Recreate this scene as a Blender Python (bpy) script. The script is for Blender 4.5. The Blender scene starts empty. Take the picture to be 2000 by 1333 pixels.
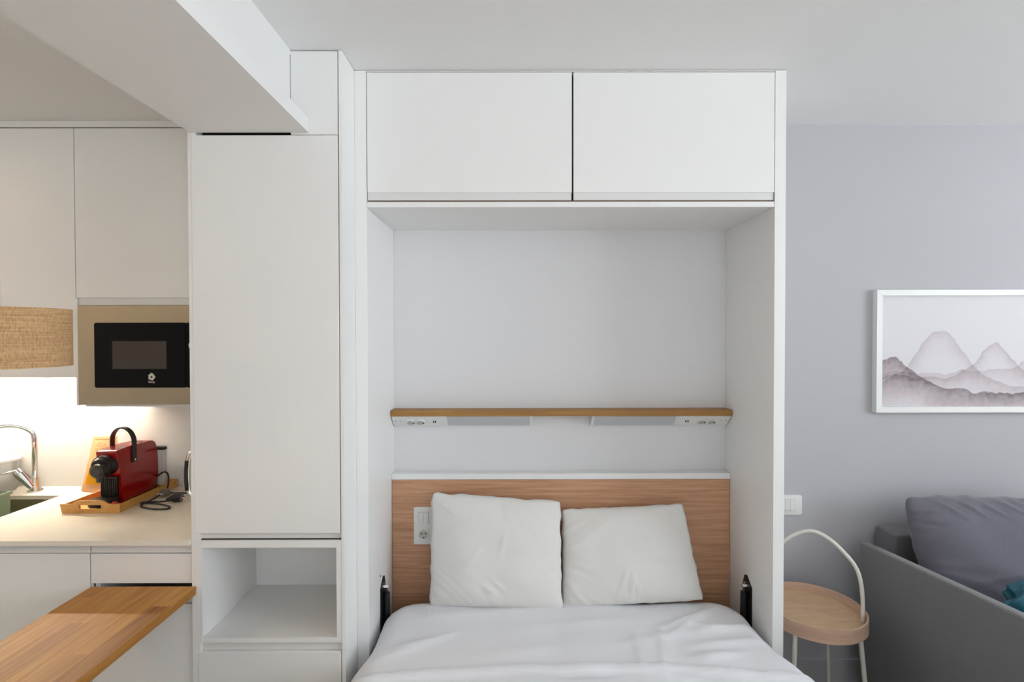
import bpy, bmesh, math, random
from mathutils import Vector, Matrix, noise
from math import sin, cos, pi, radians, hypot, sqrt, exp
random.seed(7)
S = bpy.context.scene
C = S.collection

# ------------------------------------------------------------------ camera
ya, pt, ro = radians(-.121), radians(.791), radians(.094)
def _cam_axes():
    rx = Vector((cos(ya), sin(ya), 0))
    zz = Vector((-sin(ya), cos(ya), 0))
    up = Vector((0, 0, 1)) * cos(pt) + zz * sin(pt)
    fw = zz * cos(pt) - Vector((0, 0, 1)) * sin(pt)
    r2 = rx * cos(ro) - up * sin(ro)
    u2 = rx * sin(ro) + up * cos(ro)
    return r2, u2, fw
r2, u2, fw = _cam_axes()
cam = bpy.data.objects.new('camera', bpy.data.cameras.new('camera'))
C.objects.link(cam)
M = Matrix((r2, u2, -fw)).transposed().to_4x4()
M.translation = Vector((0, 0, 1.58))
cam.matrix_world = M
cam.data.sensor_width = 36
cam.data.lens = 18.036
cam.data.clip_start = .05
S.camera = cam

# ------------------------------------------------------------------ world, light, exposure
S.view_settings.view_transform = 'Standard'
S.view_settings.look = 'None'
S.view_settings.gamma = 1
S.view_settings.use_curve_mapping = False
S.view_settings.exposure = -0.04
W = bpy.data.worlds.new('sky')
S.world = W
W.use_nodes = True
bg = W.node_tree.nodes['Background']
bg.inputs[0].default_value = (.84, .93, 1.0, 1)
bg.inputs[1].default_value = .8

RX, FY, LX = 4.3, -2.6, -3.3          # right wall, front wall (behind camera), left wall
WIN_R = (-1.3, .85, 1.25, 2.40)        # window in the right wall: y0,y1,z0,z1
WIN_F = (-1.1, 1.9, 1.4, 2.38)          # unseen window added behind the camera for frontal fill: x0,x1,z0,z1
def area(name, loc, rot, sx, sy, power, col, portal=False):
    l = bpy.data.lights.new(name, 'AREA')
    l.shape = 'RECTANGLE'; l.size = sx; l.size_y = sy
    l.energy = power; l.color = col
    if portal:
        l.cycles.is_portal = True
    o = bpy.data.objects.new(name, l); C.objects.link(o)
    o.location = loc; o.rotation_euler = rot
    return o
y0, y1, z0, z1 = WIN_R
area('daylight_side_window', (RX + .12, (y0 + y1) / 2, (z0 + z1) / 2), (0, radians(90), 0), z1 - z0, y1 - y0, 70, (.86, .935, 1.0))
# upward fill lamps added outside both windows, standing in for sunlit ground
area('up_fill_side', (RX + .35, (y0 + y1) / 2, z0 - .05), (0, radians(90 + 58), 0), .9, y1 - y0, 155, (.90, .955, 1.0))
x0, x1, z0, z1 = WIN_F
area('up_fill_front', ((x0 + x1) / 2, FY - .35, z0 - .05), (radians(90 + 58), 0, 0), x1 - x0, .9, 104, (.88, .945, 1.0))
area('front_fill_lamp', ((x0 + x1) / 2, FY - .12, (z0 + z1) / 2), (radians(90), 0, 0), x1 - x0, z1 - z0, 6, (.95, .98, 1.0))  # weak frontal fill lamp added in the front opening

sl = bpy.data.lights.new('sun', 'SUN'); sl.energy = 52; sl.angle = radians(.6); sl.color = (1, .98, .95)
so = bpy.data.objects.new('sun', sl); C.objects.link(so)
so.rotation_euler = Vector((-.25, .62, -.74)).to_track_quat('-Z', 'Y').to_euler()

# ------------------------------------------------------------------ materials
def srgb(r, g, b):
    f = lambda c: (c / 255 / 12.92) if c / 255 <= .04045 else ((c / 255 + .055) / 1.055) ** 2.4
    return (f(r), f(g), f(b), 1)
MATS = {}
def base_mat(name):
    m = bpy.data.materials.new(name); m.use_nodes = True
    nt = m.node_tree
    return m, nt, nt.nodes['Principled BSDF']
def nd(nt, kind, **kw):
    n = nt.nodes.new(kind)
    for k, v in kw.items():
        setattr(n, k, v)
    return n
def plain(name, col, rough=.5, metal=0, bump=0, bscale=60, var=.02, vscale=4, coat=0, trans=0, ior=1.45, emit=None, estr=0, sheen=0):
    """procedural material: base colour gently varied by noise, optional bump"""
    m, nt, b = base_mat(name)
    tc = nd(nt, 'ShaderNodeTexCoord')
    n = nd(nt, 'ShaderNodeTexNoise'); n.inputs['Scale'].default_value = vscale; n.inputs['Detail'].default_value = 3
    nt.links.new(tc.outputs['Object'], n.inputs['Vector'])
    mx = nd(nt, 'ShaderNodeMix', data_type='RGBA')
    mx.inputs[6].default_value = tuple(c * (1 - var) for c in col[:3]) + (1,)
    mx.inputs[7].default_value = tuple(min(1, c * (1 + var)) for c in col[:3]) + (1,)
    nt.links.new(n.outputs['Fac'], mx.inputs[0])
    nt.links.new(mx.outputs[2], b.inputs['Base Color'])
    b.inputs['Roughness'].default_value = rough
    b.inputs['Metallic'].default_value = metal
    b.inputs['IOR'].default_value = ior
    b.inputs['Coat Weight'].default_value = coat
    b.inputs['Transmission Weight'].default_value = trans
    b.inputs['Sheen Weight'].default_value = sheen
    if emit:
        b.inputs['Emission Color'].default_value = emit
        b.inputs['Emission Strength'].default_value = estr
    if bump:
        n2 = nd(nt, 'ShaderNodeTexNoise'); n2.inputs['Scale'].default_value = bscale; n2.inputs['Detail'].default_value = 4
        nt.links.new(tc.outputs['Object'], n2.inputs['Vector'])
        bp = nd(nt, 'ShaderNodeBump'); bp.inputs['Strength'].default_value = bump; bp.inputs['Distance'].default_value = .002
        nt.links.new(n2.outputs['Fac'], bp.inputs['Height'])
        nt.links.new(bp.outputs['Normal'], b.inputs['Normal'])
    return m
def wood(name, stops, scale, rough=.45, stave=None, bump=.15, fine=6):
    """grain stretched by mapping scale; optional staves (axis, width, length)"""
    m, nt, b = base_mat(name)
    tc = nd(nt, 'ShaderNodeTexCoord')
    mp = nd(nt, 'ShaderNodeMapping'); mp.inputs['Scale'].default_value = scale
    nt.links.new(tc.outputs['Object'], mp.inputs['Vector'])
    vec = mp.outputs['Vector']
    n1 = nd(nt, 'ShaderNodeTexNoise'); n1.inputs['Scale'].default_value = 1; n1.inputs['Detail'].default_value = fine
    n1.inputs['Roughness'].default_value = .62; n1.inputs['Distortion'].default_value = .6
    fac = None
    if stave:
        w, ln = stave
        sx = nd(nt, 'ShaderNodeSeparateXYZ'); nt.links.new(tc.outputs['Object'], sx.inputs[0])
        def mth(op, a, bb=None):
            k = nd(nt, 'ShaderNodeMath', operation=op)
            for i, v in enumerate((a, bb)):
                if v is None: continue
                if isinstance(v, (int, float)): k.inputs[i].default_value = v
                else: nt.links.new(v, k.inputs[i])
            return k.outputs[0]
        ix = mth('FLOOR', mth('DIVIDE', sx.outputs[0], w))
        off = mth('FRACT', mth('MULTIPLY', ix, .618))
        iy = mth('FLOOR', mth('ADD', mth('DIVIDE', sx.outputs[1], ln), off))
        cb = nd(nt, 'ShaderNodeCombineXYZ'); nt.links.new(ix, cb.inputs[0]); nt.links.new(iy, cb.inputs[1])
        wn = nd(nt, 'ShaderNodeTexWhiteNoise', noise_dimensions='3D'); nt.links.new(cb.outputs[0], wn.inputs['Vector'])
        va = nd(nt, 'ShaderNodeVectorMath', operation='MULTIPLY_ADD')
        nt.links.new(wn.outputs['Color'], va.inputs[0]); va.inputs[1].default_value = (20, 20, 20)
        nt.links.new(vec, va.inputs[2]); vec = va.outputs[0]
        fac = mth('MULTIPLY_ADD', wn.outputs['Value'], .46)
        fac.node.inputs[2].default_value = -.23
    nt.links.new(vec, n1.inputs['Vector'])
    src = n1.outputs['Fac']
    if fac is not None:
        k = nd(nt, 'ShaderNodeMath', operation='ADD'); nt.links.new(src, k.inputs[0]); nt.links.new(fac, k.inputs[1]); src = k.outputs[0]
    r = nd(nt, 'ShaderNodeValToRGB')
    el = r.color_ramp.elements
    el[0].position, el[0].color = stops[0]
    el[1].position, el[1].color = stops[-1]
    for p, c in stops[1:-1]:
        e = el.new(p); e.color = c
    nt.links.new(src, r.inputs[0]); nt.links.new(r.outputs[0], b.inputs['Base Color'])
    b.inputs['Roughness'].default_value = rough
    bp = nd(nt, 'ShaderNodeBump'); bp.inputs['Strength'].default_value = bump; bp.inputs['Distance'].default_value = .001
    nt.links.new(n1.outputs['Fac'], bp.inputs['Height']); nt.links.new(bp.outputs['Normal'], b.inputs['Normal'])
    return m

lam = plain('white_laminate', (.87, .87, .86, 1), .38, var=.006)
lam_in = plain('white_melamine', (.87, .87, .86, 1), .5, var=.006)
gola = plain('white_profile', (.76, .76, .75, 1), .35, var=.005)
dark_gap = plain('dark_joint', srgb(52, 46, 42), .8)
brown_edge = plain('brown_edge_band', srgb(120, 98, 84), .6)
paint_ceiling = plain('ceiling_paint', (.86, .865, .86, 1), .9, bump=.05, bscale=90, var=.01)
paint_beam = plain('beam_paint', (.86, .86, .85, 1), .85, bump=.05, bscale=90, var=.01)
paint_wall = plain('grey_wall_paint', srgb(186, 185, 189), .85, bump=.08, bscale=120, var=.012)
paint_white = plain('white_wall_paint', (.80, .79, .77, 1), .7, bump=.03, bscale=120, var=.01)
paint_niche = plain('niche_wall_paint', (.75, .75, .765, 1), .7, bump=.04, bscale=120, var=.01)
floor_m = wood('floor_boards', [(.3, srgb(102, 92, 82)), (.5, srgb(118, 108, 97)), (.75, srgb(130, 120, 108))], (60, 4, 10), .4, stave=(.18, 1.2))
oak_panel = wood('headboard_oak', [(.2, srgb(150, 106, 78)), (.45, srgb(192, 144, 110)), (.58, srgb(206, 158, 124)), (.82, srgb(228, 184, 150))], (3.2, 8, 85), .5, fine=8)
oak_shelf = wood('shelf_oak', [(.25, srgb(138, 96, 44)), (.5, srgb(162, 116, 56)), (.8, srgb(180, 136, 74))], (3, 25, 60), .5)
oak_table = wood('butcher_block_oak', [(.15, srgb(128, 76, 24)), (.42, srgb(166, 110, 42)), (.6, srgb(186, 130, 56)), (.9, srgb(210, 158, 84))], (70, 3, 60), .5, stave=(.058, .62), bump=.06)
ply = wood('light_birch', [(.25, srgb(196, 160, 124)), (.55, srgb(212, 178, 142)), (.85, srgb(222, 190, 156))], (10, 30, 10), .5, bump=.05)
bent = wood('bent_birch_rim', [(.25, srgb(190, 156, 132)), (.55, srgb(206, 172, 148)), (.85, srgb(216, 184, 160))], (4, 4, 70), .5, bump=.05)
bamboo = wood('bamboo', [(.25, srgb(196, 140, 70)), (.55, srgb(216, 164, 92)), (.85, srgb(230, 184, 116))], (30, 4, 60), .4, bump=.05)
steel = plain('brushed_steel', srgb(178, 164, 142), .34, 1, var=.05, vscale=12)
steel_sink = plain('sink_steel', srgb(168, 158, 142), .35, 1, var=.04)
chrome = plain('chrome', (.9, .9, .9, 1), .08, 1, var=.01)
black_glass = plain('black_glass', (.004, .004, .0045, 1), .08, var=.02, ior=1.22)
oven_window = plain('smoked_oven_window', srgb(64, 55, 50), .3, var=.05)
mid_grey = plain('mid_grey_plastic', srgb(112, 108, 98), .4)
grey_print = plain('grey_print', srgb(196, 194, 186), .5)
black_plastic = plain('black_plastic', (.012, .012, .013, 1), .3, bump=.1, bscale=200)
black_matte = plain('black_steel', (.010, .010, .011, 1), .45)
dark_grey = plain('dark_grey_plastic', (.03, .03, .03, 1), .4)
red_gloss = plain('red_gloss_plastic', srgb(150, 8, 11), .22, coat=.3, var=.04)
white_plastic = plain('white_plastic', (.80, .80, .78, 1), .35)
diffuser_m = plain('grey_diffuser', srgb(196, 198, 201), .5)
stone = plain('cream_quartz_worktop', srgb(238, 231, 219), .18, var=.015, vscale=60)
white_metal = plain('white_powder_coat', srgb(222, 220, 210), .4)
cotton = plain('white_cotton', srgb(238, 239, 244), .9, bump=.25, bscale=500, var=.012, vscale=3, sheen=.2)
cotton_p = plain('white_pillow_cotton', srgb(230, 228, 224), .9, bump=.25, bscale=500, var=.012, vscale=3, sheen=.2)
cushion_m = plain('grey_cushion_fabric', srgb(108, 106, 116), .95, bump=.5, bscale=380, var=.10, vscale=120, sheen=.3)
sofa_m = plain('grey_sofa_fabric', srgb(116, 115, 117), .95, bump=.5, bscale=380, var=.08, vscale=120, sheen=.3)
teal = plain('teal_satin', srgb(44, 104, 122), .38, var=.15, vscale=8, bump=.2, bscale=20)
kraft = plain('kraft_paper', srgb(214, 166, 120), .75, bump=.6, bscale=14, var=.06, vscale=14)
yellow = plain('yellow_label', srgb(236, 180, 20), .5)
print_brown = plain('brown_print', srgb(130, 96, 72), .7)
green_pl = plain('sage_green_plastic', srgb(128, 146, 124), .45)
clear = plain('clear_plastic', (.95, .96, .96, 1), .12, trans=.85, ior=1.3)
milky = plain('milky_plastic', (.86, .86, .84, 1), .25, trans=.35, ior=1.3)
pod_m = plain('copper_pod_foil', srgb(196, 92, 76), .3, .7)
led_m = plain('warm_led', (1, .9, .75, 1), .5, emit=(1, .88, .70, 1), estr=185)
down_m = plain('fill_downlight_lens', (1, .9, .75, 1), .5, emit=(1, .78, .52, 1), estr=8)  # glowing lens of the added kitchen fill lamps
frame_m = plain('white_picture_frame', (.82, .82, .81, 1), .4)
glass_m = plain('window_glass', (1, 1, 1, 1), .0, trans=1, ior=1.02)

# woven raffia for the lamp shade
def raffia_mat():
    m, nt, b = base_mat('woven_raffia')
    tc = nd(nt, 'ShaderNodeTexCoord')
    cols = []
    for i, sc in enumerate(((5, 5, 260), (230, 230, 60))):
        mp = nd(nt, 'ShaderNodeMapping'); mp.inputs['Scale'].default_value = sc
        nt.links.new(tc.outputs['Object'], mp.inputs['Vector'])
        n = nd(nt, 'ShaderNodeTexNoise'); n.inputs['Scale'].default_value = 1.6; n.inputs['Detail'].default_value = 4
        nt.links.new(mp.outputs[0], n.inputs['Vector']); cols.append(n.outputs['Fac'])
    k = nd(nt, 'ShaderNodeMath', operation='ADD'); nt.links.new(cols[0], k.inputs[0]); nt.links.new(cols[1], k.inputs[1])
    h = nd(nt, 'ShaderNodeMath', operation='MULTIPLY'); nt.links.new(k.outputs[0], h.inputs[0]); h.inputs[1].default_value = .5
    r = nd(nt, 'ShaderNodeValToRGB')
    e = r.color_ramp.elements
    e[0].position, e[0].color = .34, srgb(164, 120, 78)
    e[1].position, e[1].color = .66, srgb(220, 182, 134)
    nt.links.new(h.outputs[0], r.inputs[0]); nt.links.new(r.outputs[0], b.inputs['Base Color'])
    b.inputs['Roughness'].default_value = .8
    bp = nd(nt, 'ShaderNodeBump'); bp.inputs['Strength'].default_value = .5; bp.inputs['Distance'].default_value = .002
    nt.links.new(h.outputs[0], bp.inputs['Height']); nt.links.new(bp.outputs[0], b.inputs['Normal'])
    return m
raffia = raffia_mat()

# plain generic wash drawing: a soft mauve-grey hill line on pale paper (stand-in for the drawing in the photograph)
def art_mat():
    m, nt, b = base_mat('grey_wash_drawing')
    tc = nd(nt, 'ShaderNodeTexCoord'); sp = nd(nt, 'ShaderNodeSeparateXYZ'); nt.links.new(tc.outputs['Object'], sp.inputs[0])
    X, Z = sp.outputs[0], sp.outputs[2]        # metres from the lower left corner of the paper
    def mth(op, *a):
        k = nd(nt, 'ShaderNodeMath', operation=op)
        for i, v in enumerate(a):
            if isinstance(v, (int, float)): k.inputs[i].default_value = v
            else: nt.links.new(v, k.inputs[i])
        return k.outputs[0]
    def nz(sc, det=3):
        n = nd(nt, 'ShaderNodeTexNoise'); n.inputs['Scale'].default_value = sc; n.inputs['Detail'].default_value = det
        nt.links.new(tc.outputs['Object'], n.inputs['Vector']); return n.outputs['Fac']
    wob = mth('MULTIPLY', mth('SUBTRACT', nz(9), .5), .09)
    def ridge(ax, az, wx, h, soft, dens):
        # bell shaped hill: height az + h*exp(-((x-ax)/wx)^2)
        q = mth('DIVIDE', mth('SUBTRACT', X, ax), wx)
        top = mth('ADD', mth('MULTIPLY', mth('EXPONENT', mth('MULTIPLY', mth('MULTIPLY', q, q), -1)), h), az)
        d = mth('SUBTRACT', mth('ADD', top, wob), Z)           # > 0 below the ridge line
        edge = mth('SMOOTH_MIN', mth('MAXIMUM', mth('MULTIPLY', d, 260), 0), 1, .1)
        fade = mth('EXPONENT', mth('MULTIPLY', mth('MAXIMUM', d, 0), -1 / soft))
        return mth('MULTIPLY', mth('MULTIPLY', edge, fade), dens)
    tot = ridge(.05, .07, .16, .15, .085, .62)
    for a in ((.27, .10, .15, .24, .055, .22), (.52, .14, .10, .14, .04, .26), (.78, .16, .16, .08, .05, .18)):
        tot = mth('ADD', tot, ridge(*a))
    tot = mth('MULTIPLY', tot, mth('ADD', .55, mth('MULTIPLY', nz(40, 5), .9)))
    r = nd(nt, 'ShaderNodeValToRGB'); e = r.color_ramp.elements
    e[0].position, e[0].color = 0, srgb(216, 213, 216)
    e[1].position, e[1].color = .75, srgb(120, 106, 112)
    k = e.new(.25); k.color = srgb(188, 176, 181)
    nt.links.new(tot, r.inputs[0]); nt.links.new(r.outputs[0], b.inputs['Base Color'])
    b.inputs['Roughness'].default_value = .6
    return m
art_m = art_mat()

# ------------------------------------------------------------------ mesh helpers
def box(bm, x0, x1, y0, y1, z0, z1, bev=0, seg=2):
    r = bmesh.ops.create_cube(bm, size=1, matrix=Matrix.Translation(((x0 + x1) / 2, (y0 + y1) / 2, (z0 + z1) / 2)) @ Matrix.Diagonal((abs(x1 - x0), abs(y1 - y0), abs(z1 - z0), 1)))
    if bev:
        es = {e for v in r['verts'] for e in v.link_edges}
        bmesh.ops.bevel(bm, geom=list(es), offset=bev, segments=seg, profile=.5, affect='EDGES')
def cyl(bm, p0, p1, r0, r1=None, n=32, cap=True):
    p0, p1 = Vector(p0), Vector(p1); r1 = r0 if r1 is None else r1
    d = p1 - p0
    q = d.to_track_quat('Z', 'Y').to_matrix().to_4x4(); q.translation = (p0 + p1) / 2
    bmesh.ops.create_cone(bm, cap_ends=cap, segments=n, radius1=r0, radius2=r1, depth=d.length, matrix=q)
def lathe(bm, prof, c, n=48):
    """prof: list of (r,z) closed or open, revolved about a vertical axis through c=(x,y)"""
    rings = []
    for r, z in prof:
        rings.append([bm.verts.new((c[0] + r * cos(2 * pi * i / n), c[1] + r * sin(2 * pi * i / n), z)) for i in range(n)])
    for a, b in zip(rings, rings[1:]):
        for i in range(n):
            bm.faces.new((a[i], a[(i + 1) % n], b[(i + 1) % n], b[i]))
    return rings
def tube(bm, pts, r, n=12, closed=False, smooth=0, flat=1.0):
    P = [Vector(p) for p in pts]
    for _ in range(smooth):          # Chaikin
        Q = [P[0]]
        for a, b in zip(P, P[1:]):
            Q += [a * .75 + b * .25, a * .25 + b * .75]
        Q.append(P[-1]); P = Q
    rings = []; up = Vector((0, 0, 1)); prev = None
    for i, p in enumerate(P):
        t = (P[min(i + 1, len(P) - 1)] - P[max(i - 1, 0)]).normalized()
        if prev is None:
            a = t.cross(up)
            if a.length < .05: a = t.cross(Vector((0, 1, 0)))
            a.normalize()
        else:
            a = (prev - t * prev.dot(t)).normalized()
        prev = a; b = t.cross(a)
        rr = r[min(int(i / max(1, len(P) - 1) * (len(r) - 1) + .5), len(r) - 1)] if isinstance(r, (list, tuple)) else r
        rings.append([bm.verts.new(p + (a * cos(2 * pi * k / n) + b * sin(2 * pi * k / n) * flat) * rr) for k in range(n)])
    for a, b in zip(rings, rings[1:]):
        for k in range(n):
            bm.faces.new((a[k], a[(k + 1) % n], b[(k + 1) % n], b[k]))
    bm.faces.new(rings[0][::-1]); bm.faces.new(rings[-1])
def prism(bm, poly, axis, a, b, bev=0):
    """extrude a 2-D polygon along an axis from a to b"""
    def mk(p, t):
        return {'x': (t, p[0], p[1]), 'y': (p[0], t, p[1]), 'z': (p[0], p[1], t)}[axis]
    A = [bm.verts.new(mk(p, a)) for p in poly]; B = [bm.verts.new(mk(p, b)) for p in poly]
    fs = [bm.faces.new(A), bm.faces.new(B[::-1])]
    for i in range(len(poly)):
        fs.append(bm.faces.new((A[i], B[i], B[(i + 1) % len(poly)], A[(i + 1) % len(poly)])))
    if bev:
        es = {e for f in fs for e in f.edges}
        bmesh.ops.bevel(bm, geom=list(es), offset=bev, segments=2, profile=.5, affect='EDGES')
def rrect(x0, x1, z0, z1, r, n=6):
    out = []
    for cx, cz, a0 in ((x1 - r, z1 - r, 0), (x0 + r, z1 - r, 90), (x0 + r, z0 + r, 180), (x1 - r, z0 + r, 270)):
        for i in range(n + 1):
            a = radians(a0 + 90 * i / n); out.append((cx + r * cos(a), cz + r * sin(a)))
    return out

def thing(name, label, cat, loc=(0, 0, 0), group=None, kind=None):
    o = bpy.data.objects.new(name, None); C.objects.link(o)
    o.location = loc; o.empty_display_size = .05
    if kind: o['kind'] = kind
    else:
        o['label'] = label; o['category'] = cat
    if group: o['group'] = group
    return o
def part(name, fn, mat, parent=None, smooth=False, label=None, mods=None):
    """build one mesh object from world coordinates; parent keeps its own origin"""
    bm = bmesh.new(); fn(bm)
    bmesh.ops.recalc_face_normals(bm, faces=bm.faces)
    org = Vector((0, 0, 0)); p = parent
    while p is not None:
        org += Vector(p.location); p = p.parent
    me = bpy.data.meshes.new(name)
    if org.length: bmesh.ops.translate(bm, verts=bm.verts, vec=-org)
    bm.to_mesh(me); bm.free()
    if smooth:
        for f in me.polygons: f.use_smooth = True
        if smooth != 'all':
            me.set_sharp_from_angle(angle=radians(38))
    o = bpy.data.objects.new(name, me); C.objects.link(o)
    o.parent = parent
    for m in (mat if isinstance(mat, (list, tuple)) else [mat]): me.materials.append(m)
    if label: o['label'] = label
    return o
def solo(name, fn, mat, label, cat, group=None, smooth=False, loc=(0, 0, 0)):
    """a thing that is one mesh; loc is its origin"""
    bm = bmesh.new(); fn(bm)
    bmesh.ops.recalc_face_normals(bm, faces=bm.faces)
    bmesh.ops.translate(bm, verts=bm.verts, vec=-Vector(loc))
    me = bpy.data.meshes.new(name); bm.to_mesh(me); bm.free()
    if smooth:
        for f in me.polygons: f.use_smooth = True
        if smooth != 'all': me.set_sharp_from_angle(angle=radians(38))
    o = bpy.data.objects.new(name, me); C.objects.link(o); o.location = loc
    me.materials.append(mat)
    o['label'] = label; o['category'] = cat
    if group: o['group'] = group
    return o
def struct(name, fn, mat, parent=None):
    o = part(name, fn, mat, parent)
    if parent is None: o['kind'] = 'structure'
    return o
def B(*a, **k):
    return lambda bm: box(bm, *a, **k)

# ------------------------------------------------------------------ the room
CEIL = 2.516; WY = 2.3085
struct('floor', B(LX, RX, FY, WY + .1, -.1, 0), floor_m)
struct('ceiling', B(-.725, RX, FY, WY + .1, CEIL, CEIL + .1), paint_ceiling)
struct('ceiling.001', B(LX, -.80, FY, WY + .1, 2.393, 2.53), paint_ceiling)
struct('wall_back', B(-.5534, RX, WY, WY + .1, 0, CEIL), paint_wall)
struct('wall_kitchen', B(LX, -.5534, WY, WY + .1, 0, CEIL), paint_white)
struct('wall_left', B(LX - .1, LX, FY, WY + .1, 0, CEIL), paint_white)
def wall_r(bm):
    y0, y1, z0, z1 = WIN_R
    box(bm, RX, RX + .1, FY, y0, 0, CEIL); box(bm, RX, RX + .1, y1, WY + .1, 0, CEIL)
    box(bm, RX, RX + .1, y0, y1, 0, z0); box(bm, RX, RX + .1, y0, y1, z1, CEIL)
struct('wall_right', wall_r, paint_white)
def wall_f(bm):
    x0, x1, z0, z1 = WIN_F
    box(bm, LX, x0, FY - .1, FY, 0, CEIL); box(bm, x1, RX, FY - .1, FY, 0, CEIL)
    box(bm, x0, x1, FY - .1, FY, 0, z0); box(bm, x0, x1, FY - .1, FY, z1, CEIL)
struct('wall_front', wall_f, paint_white)
def win_frame(bm):
    y0, y1, z0, z1 = WIN_R
    for a, b, c, d in ((y0, y0 + .05, z0, z1), (y1 - .05, y1, z0, z1), (y0, y1, z0, z0 + .05), (y0, y1, z1 - .05, z1), ((y0 + y1) / 2 - .03, (y0 + y1) / 2 + .03, z0, z1)):
        box(bm, RX + .02, RX + .08, a, b, c, d)
struct('window_1', win_frame, white_plastic)
def win_frame2(bm):
    x0, x1, z0, z1 = WIN_F
    for a, b, c, d in ((x0, x0 + .05, z0, z1), (x1 - .05, x1, z0, z1), (x0, x1, z0, z0 + .05), (x0, x1, z1 - .05, z1), ((x0 + x1) / 2 - .03, (x0 + x1) / 2 + .03, z0, z1)):
        box(bm, a, b, FY - .08, FY - .02, c, d)
struct('window_added', win_frame2, white_plastic)  # unseen window frame, added with the frontal fill opening
struct('baseboard_back', B(.981, RX, WY - .014, WY, 0, .105, bev=.002), paint_wall)
# dropped beam between room and kitchen: narrow upper casing and wider lower lip
struct('trim_1', B(-1.054, -.665, FY, 1.7005, 2.2445, 2.292), paint_beam)
struct('trim_2', B(-1.03, -.725, FY, 1.7005, 2.292, CEIL), paint_beam)

# ------------------------------------------------------------------ wall-bed cabinet
ZM = 1.83; XL0, XL1, XR1, XR0 = -.5534, -.5112, .9397, .9791
cab = thing('wall_bed_cabinet', 'tall white wall-bed cabinet framing the bed niche under two overhead doors', 'cabinet', ((XL0 + XR0) / 2, 2.05, 0))
part('side_panel', B(XL0, XL1, ZM, WY - .001, 0, CEIL - .002, bev=.0012), lam, cab)
part('side_panel', B(XR1, XR0, ZM, WY - .001, 0, CEIL - .002, bev=.0012), lam, cab)
part('top_rail', B(XL1, XR1, ZM + .002, WY - .001, 2.511, CEIL - .002), lam, cab)
def shell(bm):
    box(bm, XL1 + .001, XR1 - .001, ZM + .05, 2.243, 2.046, 2.066)
    box(bm, XL1 + .001, XR1 - .001, ZM + .05, 2.243, 2.488, 2.508)
part('overhead_carcass', shell, lam_in, cab)
part('joint', B(XL1 + .001, XR1 - .001, ZM + .03, ZM + .045, 2.05, 2.508), dark_gap, cab, label='dark gap behind the overhead doors')
xm = .2204
for a, b in ((XL1 + .002, xm - .003), (xm + .003, XR1 - .002)):
    d = part('door', B(a, b, ZM, ZM + .019, 2.083, 2.5075, bev=.001), lam, cab)
    part('handle_profile', B(a + .001, b - .001, ZM + .005, ZM + .022, 2.0565, 2.083), gola, d)
part('edge_strip', B(XL1 + .001, XR1 - .001, ZM + .006, ZM + .05, 2.0505, 2.0555), brown_edge, cab, label='thin brown edge line under the doors')
part('niche_ceiling', B(XL1 + .001, XR1 - .001, ZM + .001, 2.243, 2.0314, 2.050), lam, cab)
part('back_panel', B(XL1 + .0005, XR1 - .0005, 2.243, 2.262, 0, 2.046), paint_niche, cab)
part('ledge', B(XL1 + .0005, XR1 - .0005, 2.186, 2.2425, .957, .982, bev=.0015), lam, cab)
part('screw_cap', lambda bm: cyl(bm, (XL1, 1.991, .635), (XL1 + .0015, 1.991, .635), .004, n=16), dark_grey, cab)
hb = solo('headboard', B(XL1 + .002, XR1 - .002, 2.190, 2.2425, .30, .9555), oak_panel,
          'brown oak headboard panel standing behind the two white pillows', 'headboard', loc=(.214, 2.2, .30))
# lift struts with their brackets, one each side
def strut(x, s, label):
    t = thing('gas_strut', label, 'strut', (x, 2.02, .15), group=None)
    def plate(bm):
        prism(bm, [(1.985, .40), (2.06, .40), (2.06, .575), (2.045, .612), (2.028, .618), (1.985, .585)], 'x', x, x + s * .004, bev=.0006)
    part('bracket', plate, black_matte, t)
    part('piston', lambda bm: cyl(bm, (x + s * .017, 2.035, .20), (x + s * .017, 2.02, .555), .0125, n=24), black_matte, t, smooth=True)
    def rod(bm):
        cyl(bm, (x + s * .017, 2.02, .55), (x + s * .017, 2.018, .585), .005, n=16)
    part('rod', rod, dark_grey, t, smooth=True)
    for yy in (2.012, 2.036):
        part('bolt', lambda bm, yy=yy: cyl(bm, (x + s * .004, yy, .583), (x + s * (.028 if yy < 2.02 else .008), yy, .583), .0065, n=20), chrome, t, smooth=True, label='chrome bolt')
    return t
strut(XL1, 1, 'black gas strut and bracket on the left niche wall beside the bed')
strut(XR1, -1, 'black gas strut and bracket on the right niche wall beside the bed')

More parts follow.
